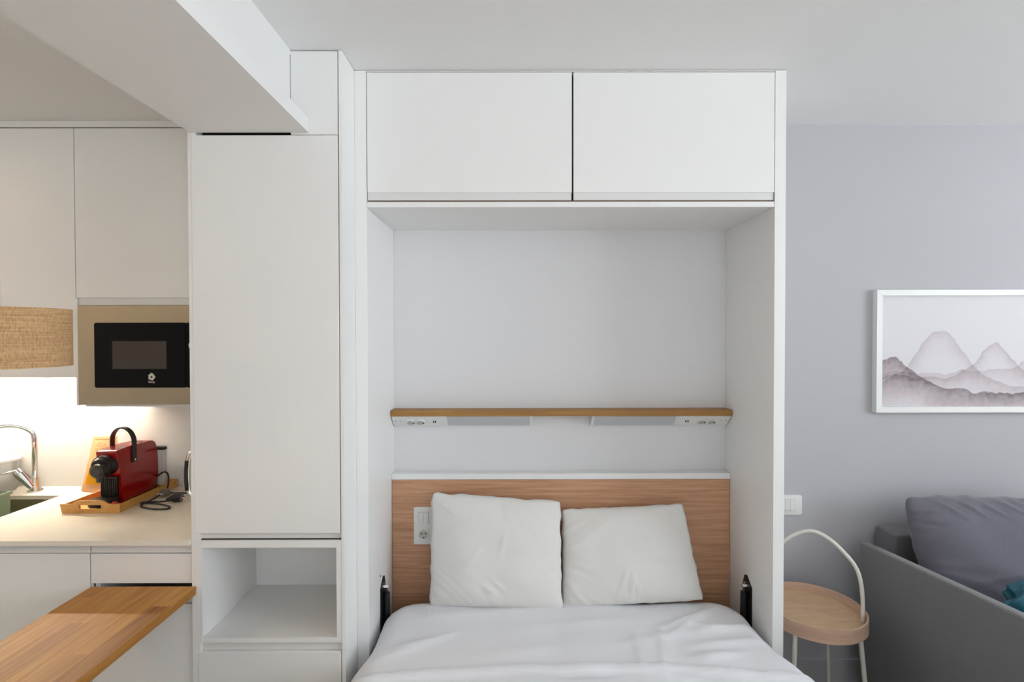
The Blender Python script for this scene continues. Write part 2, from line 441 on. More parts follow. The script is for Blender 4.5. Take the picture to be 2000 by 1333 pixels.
# shelf with its two reading-light units below
solo('wall_shelf', B(XL1 + .002, XR1 - .002, 2.167, 2.2425, 1.231, 1.2555, bev=.0012), oak_shelf,
     'long narrow oak shelf spanning the niche above the bed', 'shelf', loc=(.214, 2.24, 1.24))
def reading_unit(xa, xb, side, label):
    # xa = outer end, xb = inner end; triangular section under the shelf
    t = thing('reading_light', label, 'reading light', ((xa + xb) / 2, 2.24, 1.231), group=None)
    sgn = 1 if xb > xa else -1
    sec = [(2.2425, 1.2305), (2.178, 1.2305), (2.176, 1.2245), (2.222, 1.182), (2.2425, 1.180)]
    n = Vector((0, -(1.2245 - 1.182), -(2.222 - 2.176))).normalized()
    def P(x, t_, off=0):   # point on the sloped face, t_ 0 top .. 1 bottom
        return Vector((x, 2.176 + .046 * t_, 1.2245 - .0425 * t_)) + n * off
    xs = xa + sgn * .234
    part('power_housing', lambda bm: prism(bm, sec, 'x', xa, xs), white_plastic, t)
    sec2 = [(2.2425, 1.2305), (2.180, 1.2305), (2.178, 1.2245), (2.222, 1.184), (2.2425, 1.182)]
    part('diffuser', lambda bm: prism(bm, sec2, 'x', xs + sgn * .0008, xb - sgn * .011), diffuser_m, t)
    part('end_cap', lambda bm: prism(bm, sec, 'x', xb - sgn * .0105, xb), white_plastic, t)
    for dx in (.077, .119):
        x = xa + sgn * dx
        s = part('socket', lambda bm: cyl(bm, P(x, .5, 0), P(x, .5, .006), .0195, n=32), white_plastic, t, smooth=True)
        part('recess', lambda bm: cyl(bm, P(x, .5, .006), P(x, .5, .0064), .0155, n=32), grey_print, s)
        def pins(bm):
            for q in (-.006, .006):
                cyl(bm, P(x + q, .5, .0064), P(x + q, .5, .0068), .0022, n=12)
            box(bm, x + .012, x + .0165, P(x, .5, .0062).y - .002, P(x, .5, .0062).y + .002, P(x, .5, .0062).z - .004, P(x, .5, .0062).z + .004)
        part('pin_hole', pins, black_plastic, s)
    x = xa + sgn * .181
    u = part('usb_socket', lambda bm: box(bm, x - .012, x + .012, P(x, .45, .001).y - .001, P(x, .45, .001).y + .012, 1.198, 1.212), white_plastic, t)
    def slots(bm):
        for q in (-.005, .004):
            c = P(x + q, .45, .0022)
            box(bm, c.x - .0025, c.x + .0025, c.y - .002, c.y + .002, c.z - .0045, c.z + .0045)
    part('usb_slot', slots, black_plastic, u)
    def dots(bm):
        for q, r in ((.034, .003), (.013, .0045)):
            cyl(bm, P(xa + sgn * q, .4, 0), P(xa + sgn * q, .4, .0015), r, n=20)
    part('switch_button', dots, grey_print, t)
reading_unit(-.508, .090, -1, 'slim white reading light with sockets under the shelf, at its left end')
reading_unit(.936, .345, 1, 'slim white reading light with sockets under the shelf, at its right end')

# switch plate with socket on the headboard
t = thing('switch_plate', 'white switch and socket plate on the oak headboard beside a pillow', 'light switch', (-.376, 2.19, .76))
part('plate', lambda bm: prism(bm, rrect(-.416, -.334, .681, .840, .003), 'y', 2.1895, 2.181, bev=.001), white_plastic, t)
for a in (-.3965, -.3745):
    part('rocker', B(a, a + .0215, 2.176, 2.182, .772, .8195, bev=.0012), white_plastic, t)
part('rocker_frame', lambda bm: [box(bm, -.3975, -.352, 2.1795, 2.1812, .7708, .8207)], grey_print, t)
sk = part('socket', B(-.3965, -.3525, 2.178, 2.182, .703, .7465, bev=.001), white_plastic, t)
part('recess', lambda bm: cyl(bm, (-.3745, 2.1782, .7247), (-.3745, 2.1772, .7247), .0195, n=40), grey_print, sk)
def ph(bm):
    for a, b in ((-.382, .729), (-.365, .729), (-.3735, .711)):
        cyl(bm, (a, 2.1773, b), (a, 2.1768, b), .0028, n=14)
part('pin_hole', ph, black_plastic, sk)

# ------------------------------------------------------------------ bed, duvet, pillows
BX = .214
bed = thing('bed', 'low fold-down bed with mattress in the white wall-bed niche', 'bed', (BX, 1.2, 0))
part('bed_frame', B(BX - .70, BX + .69, .27, 2.10, .18, .27, bev=.004), lam, bed)
part('mattress', B(BX - .675, BX + .675, .30, 2.06, .272, .455, bev=.03, seg=4), cotton, bed, smooth=True)
for x in (-.36, .82):
    part('leg', B(x - .03, x + .03, .32, .38, 0, .18, bev=.004), black_matte, bed)

def duvet(bm):
    ZT, R, RC = .498, .085, .15
    hw, yb, yf = .715, 2.115, .22
    cy, hy = (yb + yf) / 2, (yb - yf) / 2
    def axis(h):
        flat = h - RC; n = int(flat * 2 / .013)
        a = [-flat + 2 * flat * i / n for i in range(n + 1)]
        ext = RC - R + R * pi / 2 + .10
        e = [ext * (i + 1) / 26 for i in range(26)]
        return [-flat - q for q in reversed(e)] + a + [flat + q for q in e]
    AX, AY = axis(hw), axis(hy)
    creases = [((.443, 1.83), (.416, 1.58), .004, .006), ((.535, 1.83), (.480, 1.58), .005, .006), ((.50, 1.86), (.56, 1.80), .004, .008),
               ((.544, 1.857), (.82, 2.02), .007, .016), ((.62, 1.76), (.90, 1.80), .006, .018), ((.57, 1.82), (.74, 1.96), .006, .012),
               ((.30, 1.75), (.86, 1.90), .003, .02), ((.60, 1.69), (.74, 1.72), .007, .012), ((.62, 1.67), (.80, 1.73), .006, .010),
               ((-.35, 1.95), (.1, 1.99), .004, .03), ((-.42, 1.74), (-.30, 1.80), .007, .012), ((-.45, 1.68), (-.20, 1.85), .006, .016),
               ((-.2, 1.70), (.25, 1.77), .003, .03), ((.0, 1.87), (.5, 1.93), .003, .03), ((.45, 1.63), (.62, 1.60), .006, .01),
               ((-.30, 1.90), (-.28, 1.70), .003, .02), ((.7, 1.86), (.9, 1.88), .006, .014), ((.66, 1.9), (.80, 1.86), .005, .010)]
    rows = []
    for ay in AY:
        row = []
        for ax in AX:
            dx = max(0, abs(ax) - (hw - RC)) * (1 if ax > 0 else -1)
            dy = max(0, abs(ay) - (hy - RC)) * (1 if ay > 0 else -1)
            rho = hypot(dx, dy)
            cxx = max(-(hw - RC), min(hw - RC, ax)); cyy = max(-(hy - RC), min(hy - RC, ay))
            nx = ny = 0; nz = 1; drop = 0; rad = rho
            if rho > 1e-6:
                ux, uy = dx / rho, dy / rho
                f = RC - R
                if rho > f:
                    th = (rho - f) / R
                    if th < pi / 2:
                        rad = f + R * sin(th); drop = R * (1 - cos(th))
                    else:
                        rad = RC + .004 * sin((rho - f - R * pi / 2) * 30); drop = R + (rho - f - R * pi / 2); th = pi / 2
                    nx, ny, nz = ux * sin(th), uy * sin(th), cos(th)
                x = BX + cxx + ux * rad; y = cy + cyy + uy * rad
            else:
                x = BX + cxx; y = cy + cyy
            z = ZT - drop
            # the quilt spreads wider where it leaves the niche
            x += (x - BX + .14) * .056 / (1 + exp((y - 1.72) / .035))
            # soft body of the quilt
            v = Vector((x, y, z))
            q = .010 * noise.noise(Vector((x * 2.2, y * 2.6, 3.1))) + .005 * noise.noise(Vector((x * 7, y * 4, 9.7 + z * 5))) + .0022 * noise.noise(Vector((x * 16 + y * 7, y * 11, z * 14)))
            for (a, b, amp, w) in creases:
                A = Vector(a); D = Vector(b) - A; L2 = D.length_squared
                tt = (Vector((x, y)) - A).dot(D) / L2
                k = max(0, min(1, tt)); dd = (Vector((x, y)) - (A + D * k)).length
                if dd < w * 4:
                    q += 1.6 * amp * exp(-(dd / w) ** 2) * sin(pi * min(1, max(0, .1 + .8 * k)))
            # hem of the quilt cover: a raised rolled edge crossing the bed
            hy_ = 1.652 - .045 * ((x - .25) / .6) ** 2 + .006 * noise.noise(Vector((x * 6, 0, 0)))
            q += .013 * exp(-((y - hy_) / .010) ** 2)
            if y < hy_: q -= .007
            if .13 < x < .36:
                q -= .016 * exp(-((y - (hy_ - .028)) / .008) ** 2) * sin(pi * (x - .13) / .23)
            v += Vector((nx, ny, nz)) * q
            row.append(bm.verts.new(v))
        rows.append(row)
    for a, b in zip(rows, rows[1:]):
        for i in range(len(a) - 1):
            bm.faces.new((a[i], a[i + 1], b[i + 1], b[i]))
solo('duvet', duvet, cotton, 'rumpled white cotton duvet spread over the whole bed', 'duvet', smooth='all', loc=(BX, 1.2, .45))

def pillow_mesh(bm, TL, TR, BL, BR, T, seed, n=46, corner=.02, pinch=.03, wr=.006, sag=.15, folds=()):
    TL, TR, BL, BR = map(Vector, (TL, TR, BL, BR))
    nrm = (TR - TL).cross(TL - BL).normalized()
    if nrm.y > 0: nrm = -nrm
    grid = {}
    for side in (1, -1):
        for j in range(n + 1):
            for i in range(n + 1):
                u = -cos(pi * i / n) if False else -1 + 2 * i / n
                v = -1 + 2 * j / n
                edge = max(abs(u), abs(v)) > .9999
                if side == -1 and edge:
                    grid[(side, i, j)] = grid[(1, i, j)]; continue
                uu, vv = u, v
                # edges pinched between the corners
                uu = u * (1 - pinch * (1 - v * v)); vv = v * (1 - pinch * (1 - u * u))
                # corner roundness
                cc = (abs(u) * abs(v)) ** 9
                uu *= 1 - corner * cc; vv *= 1 - corner * cc
                a, b = (uu + 1) / 2, (vv + 1) / 2
                p = BL * (1 - a) * (1 - b) + BR * a * (1 - b) + TL * (1 - a) * b + TR * a * b
                prof = ((1 - abs(u) ** 2.6) ** .55) * ((1 - abs(v) ** 2.6) ** .55)
                th = T * prof * (1 + sag * -v)
                q = 0
                k = Vector((u * 2.1 + seed, v * 2.1, seed * 1.7 + side))
                ed = max(abs(u), abs(v)) ** 3
                q += wr * 1.1 * noise.noise(k)
                q += wr * (.15 + .55 * ed) * noise.noise(Vector((u * (3 + 9 * abs(v) ** 2) + seed, v * (3 + 9 * abs(u) ** 2), seed + 5)))
                if side == 1:
                    for (fu, fv, ang, ln, w, am) in folds:
                        du, dv = u - fu, v - fv
                        s_ = du * cos(ang) + dv * sin(ang); t_ = -du * sin(ang) + dv * cos(ang)
                        q += am * exp(-(s_ / ln) ** 2 - (t_ / w) ** 2)
                p = p + nrm * (side * th + q * (prof ** .5 if not edge else 0))
                if edge:
                    p = p + (TR - TL).normalized() * wr * .7 * noise.noise(Vector((u * 5, v * 5, seed))) + Vector((0, 0, 1)) * wr * .7 * noise.noise(Vector((u * 5 + 9, v * 5, seed)))
                grid[(side, i, j)] = bm.verts.new(p)
    for side in (1, -1):
        for j in range(n):
            for i in range(n):
                f = (grid[(side, i, j)], grid[(side, i + 1, j)], grid[(side, i + 1, j + 1)], grid[(side, i, j + 1)])
                bm.faces.new(f if side == 1 else f[::-1])
solo('pillow', lambda bm: pillow_mesh(bm, (-.330, 2.115, .925), (.206, 2.115, .888), (-.326, 2.030, .492), (.205, 2.015, .487), .062, 1.3, n=64, corner=.015, pinch=.012, wr=.010,
     folds=((-.1, -.62, -.7, .12, .03, .008), (.05, -.55, -.8, .14, .025, .007), (.75, .5, .5, .25, .03, .006), (.1, .2, 1.4, .3, .03, .004), (-.75, .75, -.6, .2, .03, .006), (-.3, 0, 1.0, .3, .05, .005))),
     cotton_p, 'white pillow, the larger upright left one, leaning beside the socket plate', 'pillow', group='white pillows on the bed', smooth='all', loc=(-.06, 2.05, .49))
solo('pillow', lambda bm: pillow_mesh(bm, (.212, 2.140, .846), (.722, 2.140, .868), (.200, 2.045, .476), (.775, 2.045, .506), .060, 5.1, n=64, corner=.018, pinch=.014, wr=.010,
     folds=((-.15, -.5, 1.3, .25, .025, .008), (-.02, -.6, 1.5, .22, .02, .009), (.05, -.6, 1.7, .18, .02, .007), (.5, -.1, -.1, .3, .04, .006), (.7, -.2, .2, .25, .03, .005), (-.8, -.7, -1.0, .2, .03, .009))),
     cotton_p, 'white pillow, the lower right one, tucked behind the edge of its neighbour', 'pillow', group='white pillows on the bed', smooth='all', loc=(.46, 2.07, .5))

# ------------------------------------------------------------------ tall kitchen cabinet
ZT_ = 1.7014; TX0, TX1 = -1.054, -.5534
tall = thing('tall_cabinet', 'tall white cupboard with one long door above an open cubby', 'cupboard', (-.81, 2.0, 0))
part('side_panel', B(-1.066, TX0 + .016, ZT_ + .0015, WY - .001, 0, 2.393 - .002, bev=.001), lam, tall)
part('side_panel', B(-.5665, TX1 - .0002, ZT_ - .0005, WY - .001, 0, CEIL - .002, bev=.001), lam, tall)
part('door', B(TX0 + .001, -.5695, ZT_, ZT_ +   .019, .9165, 2.2365, bev=.0012), lam, tall)
part('handle_profile', B(TX0 + .017, -.5685, ZT_ + .012, ZT_ + .03, .8955, .9170), gola, tall)
part('joint', B(TX0 + .017, -.5685, ZT_ + .008, ZT_ + .03, .8925, .8956), dark_gap, tall, label='dark line above the cubby')
part('filler_panel', B(-.7245, -.5695, ZT_ + .0005, ZT_ + .018, 2.2385, CEIL - .004, bev=.0008), lam, tall)
part('filler_back', B(-1.03, -.567, ZT_ + .024, ZT_ + .034, 2.20, CEIL - .003), dark_gap, tall)
def cubby(bm):
    x0, x1 = TX0 + .0165, -.567
    box(bm, x0, x1, ZT_ + .001, 2.08, .868, .8925)          # top
    box(bm, x0, x1, ZT_ + .001, 2.08, .549, .566)           # bottom
    box(bm, x0, x0 + .006, ZT_ + .0012, 2.08, .566, .868)   # left lining
    box(bm, x1 - .0165, x1, ZT_ + .0012, 2.08, .566, .868)  # right lining
    box(bm, x0, x1, 2.065, 2.08, .549, .8925)
part('cubby', cubby, lam_in, tall)
part('handle_profile', B(TX0 + .017, -.5685, ZT_ + .012, ZT_ + .03, .519, .549), gola, tall)
dr = part('drawer', B(-1.045, -.5695, ZT_, ZT_ + .019, .10, .518, bev=.0012), lam, tall)
part('plinth', B(TX0, TX1, ZT_ + .05, ZT_ + .07, 0, .098), lam, tall)

# ------------------------------------------------------------------ kitchen wall cabinets
UY = 1.96
def wall_cab(name, x0, x1, zdoor0, zbody0, label, doors):
    t = thing(name, label, 'cupboard', ((x0 + x1) / 2, 2.15, zbody0))
    def body(bm):
        box(bm, x0, x0 + .016, UY + .022, WY - .001, zbody0, 2.366)
        box(bm, x1 - .016, x1, UY + .022, WY - .001, zbody0, 2.366)
        box(bm, x0 + .016, x1 - .016, UY + .022, WY - .001, 2.35, 2.366)
        box(bm, x0 + .016, x1 - .016, UY + .022, WY - .001, zbody0, zbody0 + .016)
        box(bm, x0 + .016, x1 - .016, WY - .02, WY - .001, zbody0 + .016, 2.35)
    part('carcass', body, lam_in, t)
    for a, b in doors:
        part('door', B(a + .0015, b - .0015, UY, UY + .019, zdoor0, 2.3635, bev=.001), lam, t)
    return t
wall_cab('wall_cabinet', -2.262, -1.6595, 1.416, 1.418, 'white handleless wall cupboard over the sink, behind the woven lamp', [(-2.262, -1.6575)])
wall_cab('wall_cabinet', -2.866, -2.2635, 1.416, 1.418, 'white handleless wall cupboard, the furthest left over the worktop', [(-2.866, -2.262)])
up = wall_cab('wall_cabinet', -1.6575, -1.068, 1.720, 1.7195, 'white handleless wall cupboard directly above the built-in microwave', [(-1.6575, -1.0665)])
part('handle_profile', B(-1.650, -1.068, UY + .006, UY + .021, 1.6925, 1.7195), gola, up)
part('microwave_housing', lambda bm: [box(bm, -1.6590, -1.6515, UY - .0005, WY - .001, 1.309, 1.719), box(bm, -1.6515, -1.068, UY + .03, WY - .001, 1.3005, 1.3100)], lam, up)
solo('ceiling_filler', B(-2.9, -1.0665, UY + .002, UY + .02, 2.3685, 2.3925), lam, 'narrow white filler strip between wall cupboards and kitchen ceiling', 'panel', loc=(-2, UY, 2.368))

mw = thing('microwave', 'built-in steel microwave with black glass door under a white cupboard', 'microwave', (-1.36, 2.1, 1.3105))
part('body', B(-1.62, -1.09, UY + .02, 2.27, 1.3105, 1.69), dark_grey, mw)
def mwframe(bm):
    x0, x1, z0, z1 = -1.6505, -1.0685, 1.3126, 1.6905
    a0, a1, b0, b1 = -1.5825, -1.118, 1.379, 1.6235
    for q in ((x0, x1, z0, b0), (x0, x1, b1, z1), (x0, a0, b0, b1), (a1, x1, b0, b1)):
        box(bm, q[0], q[1], UY - .001, UY + .019, q[2], q[3])
part('frame', mwframe, steel, mw)
dg = part('door', lambda bm: prism(bm, rrect(-1.584, -1.2375, 1.3775, 1.625, .006), 'y', UY + .012, UY - .007, bev=.0015), black_glass, mw)
part('window', B(-1.515, -1.310, UY - .0076, UY - .0068, 1.449, 1.555), oven_window, dg)
cp = part('control_panel', lambda bm: prism(bm, rrect(-1.2355, -1.1165, 1.3775, 1.625, .006), 'y', UY + .012, UY - .007, bev=.0015), black_glass, mw)
part('knob', lambda bm: [cyl(bm, (-1.199, UY - .007, 1.539), (-1.199, UY - .016, 1.539), .0235, .021, n=40)], chrome, cp, smooth=True)
def badge(bm):
    cx, cz, y = -1.3672, 1.4185, UY - .0074
    n = 40; o = []; i_ = []
    for k in range(n):
        a = 2 * pi * k / n + pi / 2
        ro_ = .0130 + .0012 * cos(5 * a) + (.005 if k == 1 else .002 if k in (0, 2) else 0)
        ri = .0036
        o.append(bm.verts.new((cx + ro_ * cos(a), y, cz + ro_ * sin(a)))); i_.append(bm.verts.new((cx + ri * cos(a), y, cz + ri * sin(a))))
    for k in range(n):
        bm.faces.new((o[k], o[(k + 1) % n], i_[(k + 1) % n], i_[k]))
part('emblem', badge, grey_print, dg)
def text_part(txt, size, loc, mat, parent, name, rot=(pi / 2, 0, 0)):
    cu = bpy.data.curves.new('tmp', 'FONT'); cu.body = txt; cu.size = size; cu.align_x = 'CENTER'; cu.extrude = .0002
    to = bpy.data.objects.new('tmp', cu); C.objects.link(to)
    dg_ = bpy.context.evaluated_depsgraph_get()
    me = bpy.data.meshes.new_from_object(to.evaluated_get(dg_)); me.name = name
    bpy.data.objects.remove(to)
    org = Vector((0, 0, 0)); p = parent
    while p is not None:
        org += Vector(p.location); p = p.parent
    me.transform(Matrix.Translation(Vector(loc) - org) @ Matrix.Rotation(rot[2], 4, 'Z') @ Matrix.Rotation(rot[0], 4, 'X'))
    me.materials.clear(); me.materials.append(mat)
    o = bpy.data.objects.new(name, me); C.objects.link(o); o.parent = parent
    return o
text_part('Balay', .0122, (-1.3672, UY - .0075, 1.3955), grey_print, dg, 'lettering')

led = thing('under_cabinet_light', 'warm strip light fixed under the wall cupboards over the sink', 'strip light', (-2.2, 2.22, 1.41))
part('profile', B(-2.86, -1.668, 2.207, 2.233, 1.4105, 1.4175), white_plastic, led)
part('led_strip', B(-2.855, -1.672, 2.211, 2.229, 1.4088, 1.4105), led_m, led)

# unseen recessed lamps added as warm fill for the kitchen
for i, (x, y, w) in enumerate(((-2.85, 1.15, 'the one over the left worktop'), (-2.7, -.1, 'the one nearer the entrance'))):
    t = thing('fill_downlight', 'round recessed ceiling lamp added as warm kitchen fill, ' + w, 'added ceiling light', (x, y, 2.393), group='added kitchen fill downlights')
    part('trim_ring', lambda bm: lathe(bm, [(.045, 2.3928), (.058, 2.3928), (.058, 2.388), (.045, 2.3905), (.045, 2.3928)], (x, y)), white_plastic, t, smooth=True)
    part('lens', lambda bm: cyl(bm, (x, y, 2.3905), (x, y, 2.3925), .0445, n=32), down_m, t)
    l = area('fill_downlight_lamp', (x, y, 2.386), (0, 0, 0), .08, .08, 6, (1, .70, .36))  # added warm fill below each lens

# ------------------------------------------------------------------ kitchen base cabinets, worktop, bar
CZ = .896
SX0, SX1, SY0, SY1 = -2.36, -1.915, 1.80, 2.175
def worktop(bm):
    x0, x1, yf, z0 = -2.95, -1.0675, 1.693, CZ - .0165
    box(bm, SX1, x1, yf, WY - .0005, z0, CZ); box(bm, x0, SX0, yf, WY - .0005, z0, CZ)
    box(bm, SX0, SX1, yf, SY0, z0, CZ); box(bm, SX0, SX1, SY1, WY - .0005, z0, CZ)
solo('worktop', worktop, stone, 'glossy cream stone worktop with the sink cut into it', 'worktop', loc=(-2, 2, CZ))
def sink(bm):
    x0, x1, y0, y1, z1, z0, t = SX0 - .004, SX1 + .004, SY0 - .004, SY1 + .004, CZ - .0167, .70, .0015
    box(bm, x0, x1, y0, y1, z0, z0 + .003)
    for q in ((x0, x0 + .003, y0, y1), (x1 - .003, x1, y0, y1), (x0, x1, y0, y0 + .003), (x0, x1, y1 - .003, y1)):
        box(bm, q[0], q[1], q[2], q[3], z0, z1)
sk = thing('sink', 'stainless steel undermount sink set into the cream worktop', 'sink', (-2.14, 1.99, .70))
part('basin', sink, steel_sink, sk)
part('drain', lambda bm: cyl(bm, (-2.14, 1.99, .703), (-2.14, 1.99, .706), .04, n=32), chrome, sk, smooth=True)
BY = 1.713
def base_cab(x0, x1, label):   # sides of the sink units stop below the basin
    t = thing('base_cabinet', label, 'cupboard', ((x0 + x1) / 2, 2.0, 0))
    def body(bm):
        ztop = .69 if x0 < -1.5 else .878
        box(bm, x0, x0 + .016, BY + .022, WY - .001, .1, ztop)
        box(bm, x1 - .016, x1, BY + .022, WY - .001, .1, ztop)
        box(bm, x0 + .016, x1 - .016, BY + .022, WY - .001, .1, .116)
        box(bm, x0 + .016, x1 - .016, WY - .02, WY - .001, .116, .878)
    part('carcass', body, lam_in, t)
    part('plinth', B(x0, x1, BY + .05, BY + .066, 0, .098), lam, t)
    part('handle_profile', B(x0 + .001, x1 - .001, BY + .005, BY + .02, .846, .8785), gola, t)
    return t
t = base_cab(-2.06, -1.4145, 'white base cupboard under the worktop, left of the oak bar')
part('door', B(-2.0585, -1.4145, BY, BY + .019, .102, .8445, bev=.0012), lam, t)
t = base_cab(-2.70, -2.0615, 'white base cupboard under the worktop at its far left end')
part('door', B(-2.6985, -2.0615, BY, BY + .019, .102, .8445, bev=.0012), lam, t)
t = base_cab(-1.4125, -1.0675, 'narrow white base cupboard with a drawer front over the oak bar')
part('drawer', B(-1.4105, -1.0685, BY, BY + .019, .7445, .8435, bev=.0012), lam, t)
part('handle_profile', B(-1.4105, -1.0685, BY + .006, BY + .021, .676, .7115), gola, t)
part('door', B(-1.4105, -1.0685, BY, BY + .019, .102, .674, bev=.0012), lam, t)

bar = thing('bar_table', 'oak butcher-block bar leaf sliding out from under the kitchen drawer', 'table', (-1.225, 1.1, 0))
part('table_top', B(-1.399, -1.0505, -.20, 1.7008, .7125, .7406, bev=.002), oak_table, bar)  # unseen near end lengthened to shade the low cupboard fronts
for x in (-1.37, -1.08):
    part('leg', B(x - .02, x + .02, -.16, -.12, 0, .712, bev=.002), white_metal, bar)

# ------------------------------------------------------------------ pendant lamp
pc = (-1.352, 1.36)
pl = thing('pendant_lamp', 'round woven raffia pendant lamp hanging over the oak bar', 'pendant lamp', (pc[0], pc[1], 1.495))
part('lamp_shade', lambda bm: lathe(bm, [(.1465, 1.4945), (.1475, 1.4945), (.1475, 1.650), (.1465, 1.650), (.1440, 1.650), (.1440, 1.4945), (.1465, 1.4945)], pc, 96), raffia, pl, smooth=True)
part('cord', lambda bm: cyl(bm, (pc[0] + .002, pc[1], 1.60), (pc[0] - .035, pc[1], 2.392), .0052, n=16), white_plastic, pl, smooth=True)
def spider(bm):
    for k in range(3):
        a = radians(20 + 120 * k)
        cyl(bm, (pc[0], pc[1], 1.632), (pc[0] + .144 * cos(a), pc[1] + .144 * sin(a), 1.632), .002, n=8)
    lathe(bm, [(.0, 1.622), (.02, 1.622), (.02, 1.638), (.0, 1.638)], pc, 24)
part('shade_ring', spider, white_metal, pl)
part('bulb', lambda bm: bmesh.ops.create_uvsphere(bm, u_segments=24, v_segments=16, radius=.03, matrix=Matrix.Translation((pc[0], pc[1], 1.58))), milky, pl, smooth=True)
part('ceiling_rose', lambda bm: cyl(bm, (pc[0] - .035, pc[1], 2.378), (pc[0] - .035, pc[1], 2.3925), .022, n=32), white_plastic, pl, smooth=True)

# ------------------------------------------------------------------ tap, jug, sink basket
fx, fy = -2.078, 2.235
fc = thing('tap', 'chrome swan-neck kitchen tap standing behind the sink', 'tap', (fx, fy, CZ))
part('base', lambda bm: (cyl(bm, (fx, fy, CZ), (fx, fy, CZ + .006), .027, n=32), cyl(bm, (fx, fy, CZ + .006), (fx, fy, CZ + .062), .021, .017, n=32)), chrome, fc, smooth=True)
arc = [(fx, fy, CZ + .05), (fx, fy, 1.13)]
for k in range(1, 13):
    a = pi * k / 12
    arc.append((fx - .085 * (1 - cos(a)) * .9, fy - .085 * (1 - cos(a)) * .55, 1.13 + .062 * sin(a) * 1.0))
arc.append((fx - .153, fy - .094, 1.09))
part('spout', lambda bm: tube(bm, arc, .0095, 20), chrome, fc, smooth='all')
mixer = part('mixer_body', lambda bm: (cyl(bm, (fx - .004, fy - .01, CZ + .022), (fx - .040, fy - .030, CZ + .088), .019, .021, n=32), cyl(bm, (fx - .040, fy - .030, CZ + .089), (fx - .048, fy - .034, CZ + .103), .0205, .018, n=32)), chrome, fc, smooth=True)
part('lever', lambda bm: tube(bm, [(fx - .046, fy - .034, CZ + .100), (fx - .10, fy - .05, CZ + .088), (fx - .17, fy - .07, CZ + .066)], .0042, 12), chrome, mixer, smooth='all')

jc = (-2.245, 2.235)
jg = thing('jug', 'milky white plastic jug beside the kitchen tap', 'jug', (jc[0], jc[1], CZ))
part('body', lambda bm: lathe(bm, [(.0, CZ + .001), (.062, CZ + .001), (.068, CZ + .01), (.078, CZ + .13), (.078, CZ + .132), (.074, CZ + .132), (.065, CZ + .012), (0, CZ + .006)], jc, 40), milky, jg, smooth=True)
part('lid', lambda bm: lathe(bm, [(.0, CZ + .15), (.055, CZ + .149), (.081, CZ + .142), (.081, CZ + .133), (0, CZ + .133)], jc, 40), white_plastic, jg, smooth=True)

gb = thing('sink_basket', 'sage green slotted plastic caddy hanging inside the sink', 'basket', (-2.14, 2.04, .80))
def basket(bm):
    x0, x1, y0, y1, z0, z1 = -2.22, -2.055, 1.985, 2.10, .80, .935
    box(bm, x0, x1, y0, y1, z0, z0 + .004)
    box(bm, x0, x0 + .004, y0, y1, z0, z1); box(bm, x1 - .004, x1, y0, y1, z0, z1); box(bm, x0, x1, y1 - .004, y1, z0, z1)
    for k in range(6):                                        # slotted front
        z = z0 + .004 + k * .0235
        box(bm, x0 + .004, x1 - .004, y0, y0 + .004, z, z + .014)
    for x in (x0 + .004, (x0 + x1) / 2 - .004, x1 - .022):
        box(bm, x, x + .018, y0 - .0005, y0 + .0045, z0, z1)
part('body', basket, green_pl, gb)
def rim(bm):
    x0, x1, y0, y1, z = -2.22, -2.055, 1.985, 2.10, .935
    for q in ((x0 - .005, x1 + .005, y0 - .005, y0 + .003), (x0 - .005, x1 + .005, y1 - .003, y1 + .005), (x0 - .005, x0 + .003, y0, y1), (x1 - .003, x1 + .005, y0, y1)):
        box(bm, *q, z - .008, z + .003)
part('rim', rim, green_pl, gb)

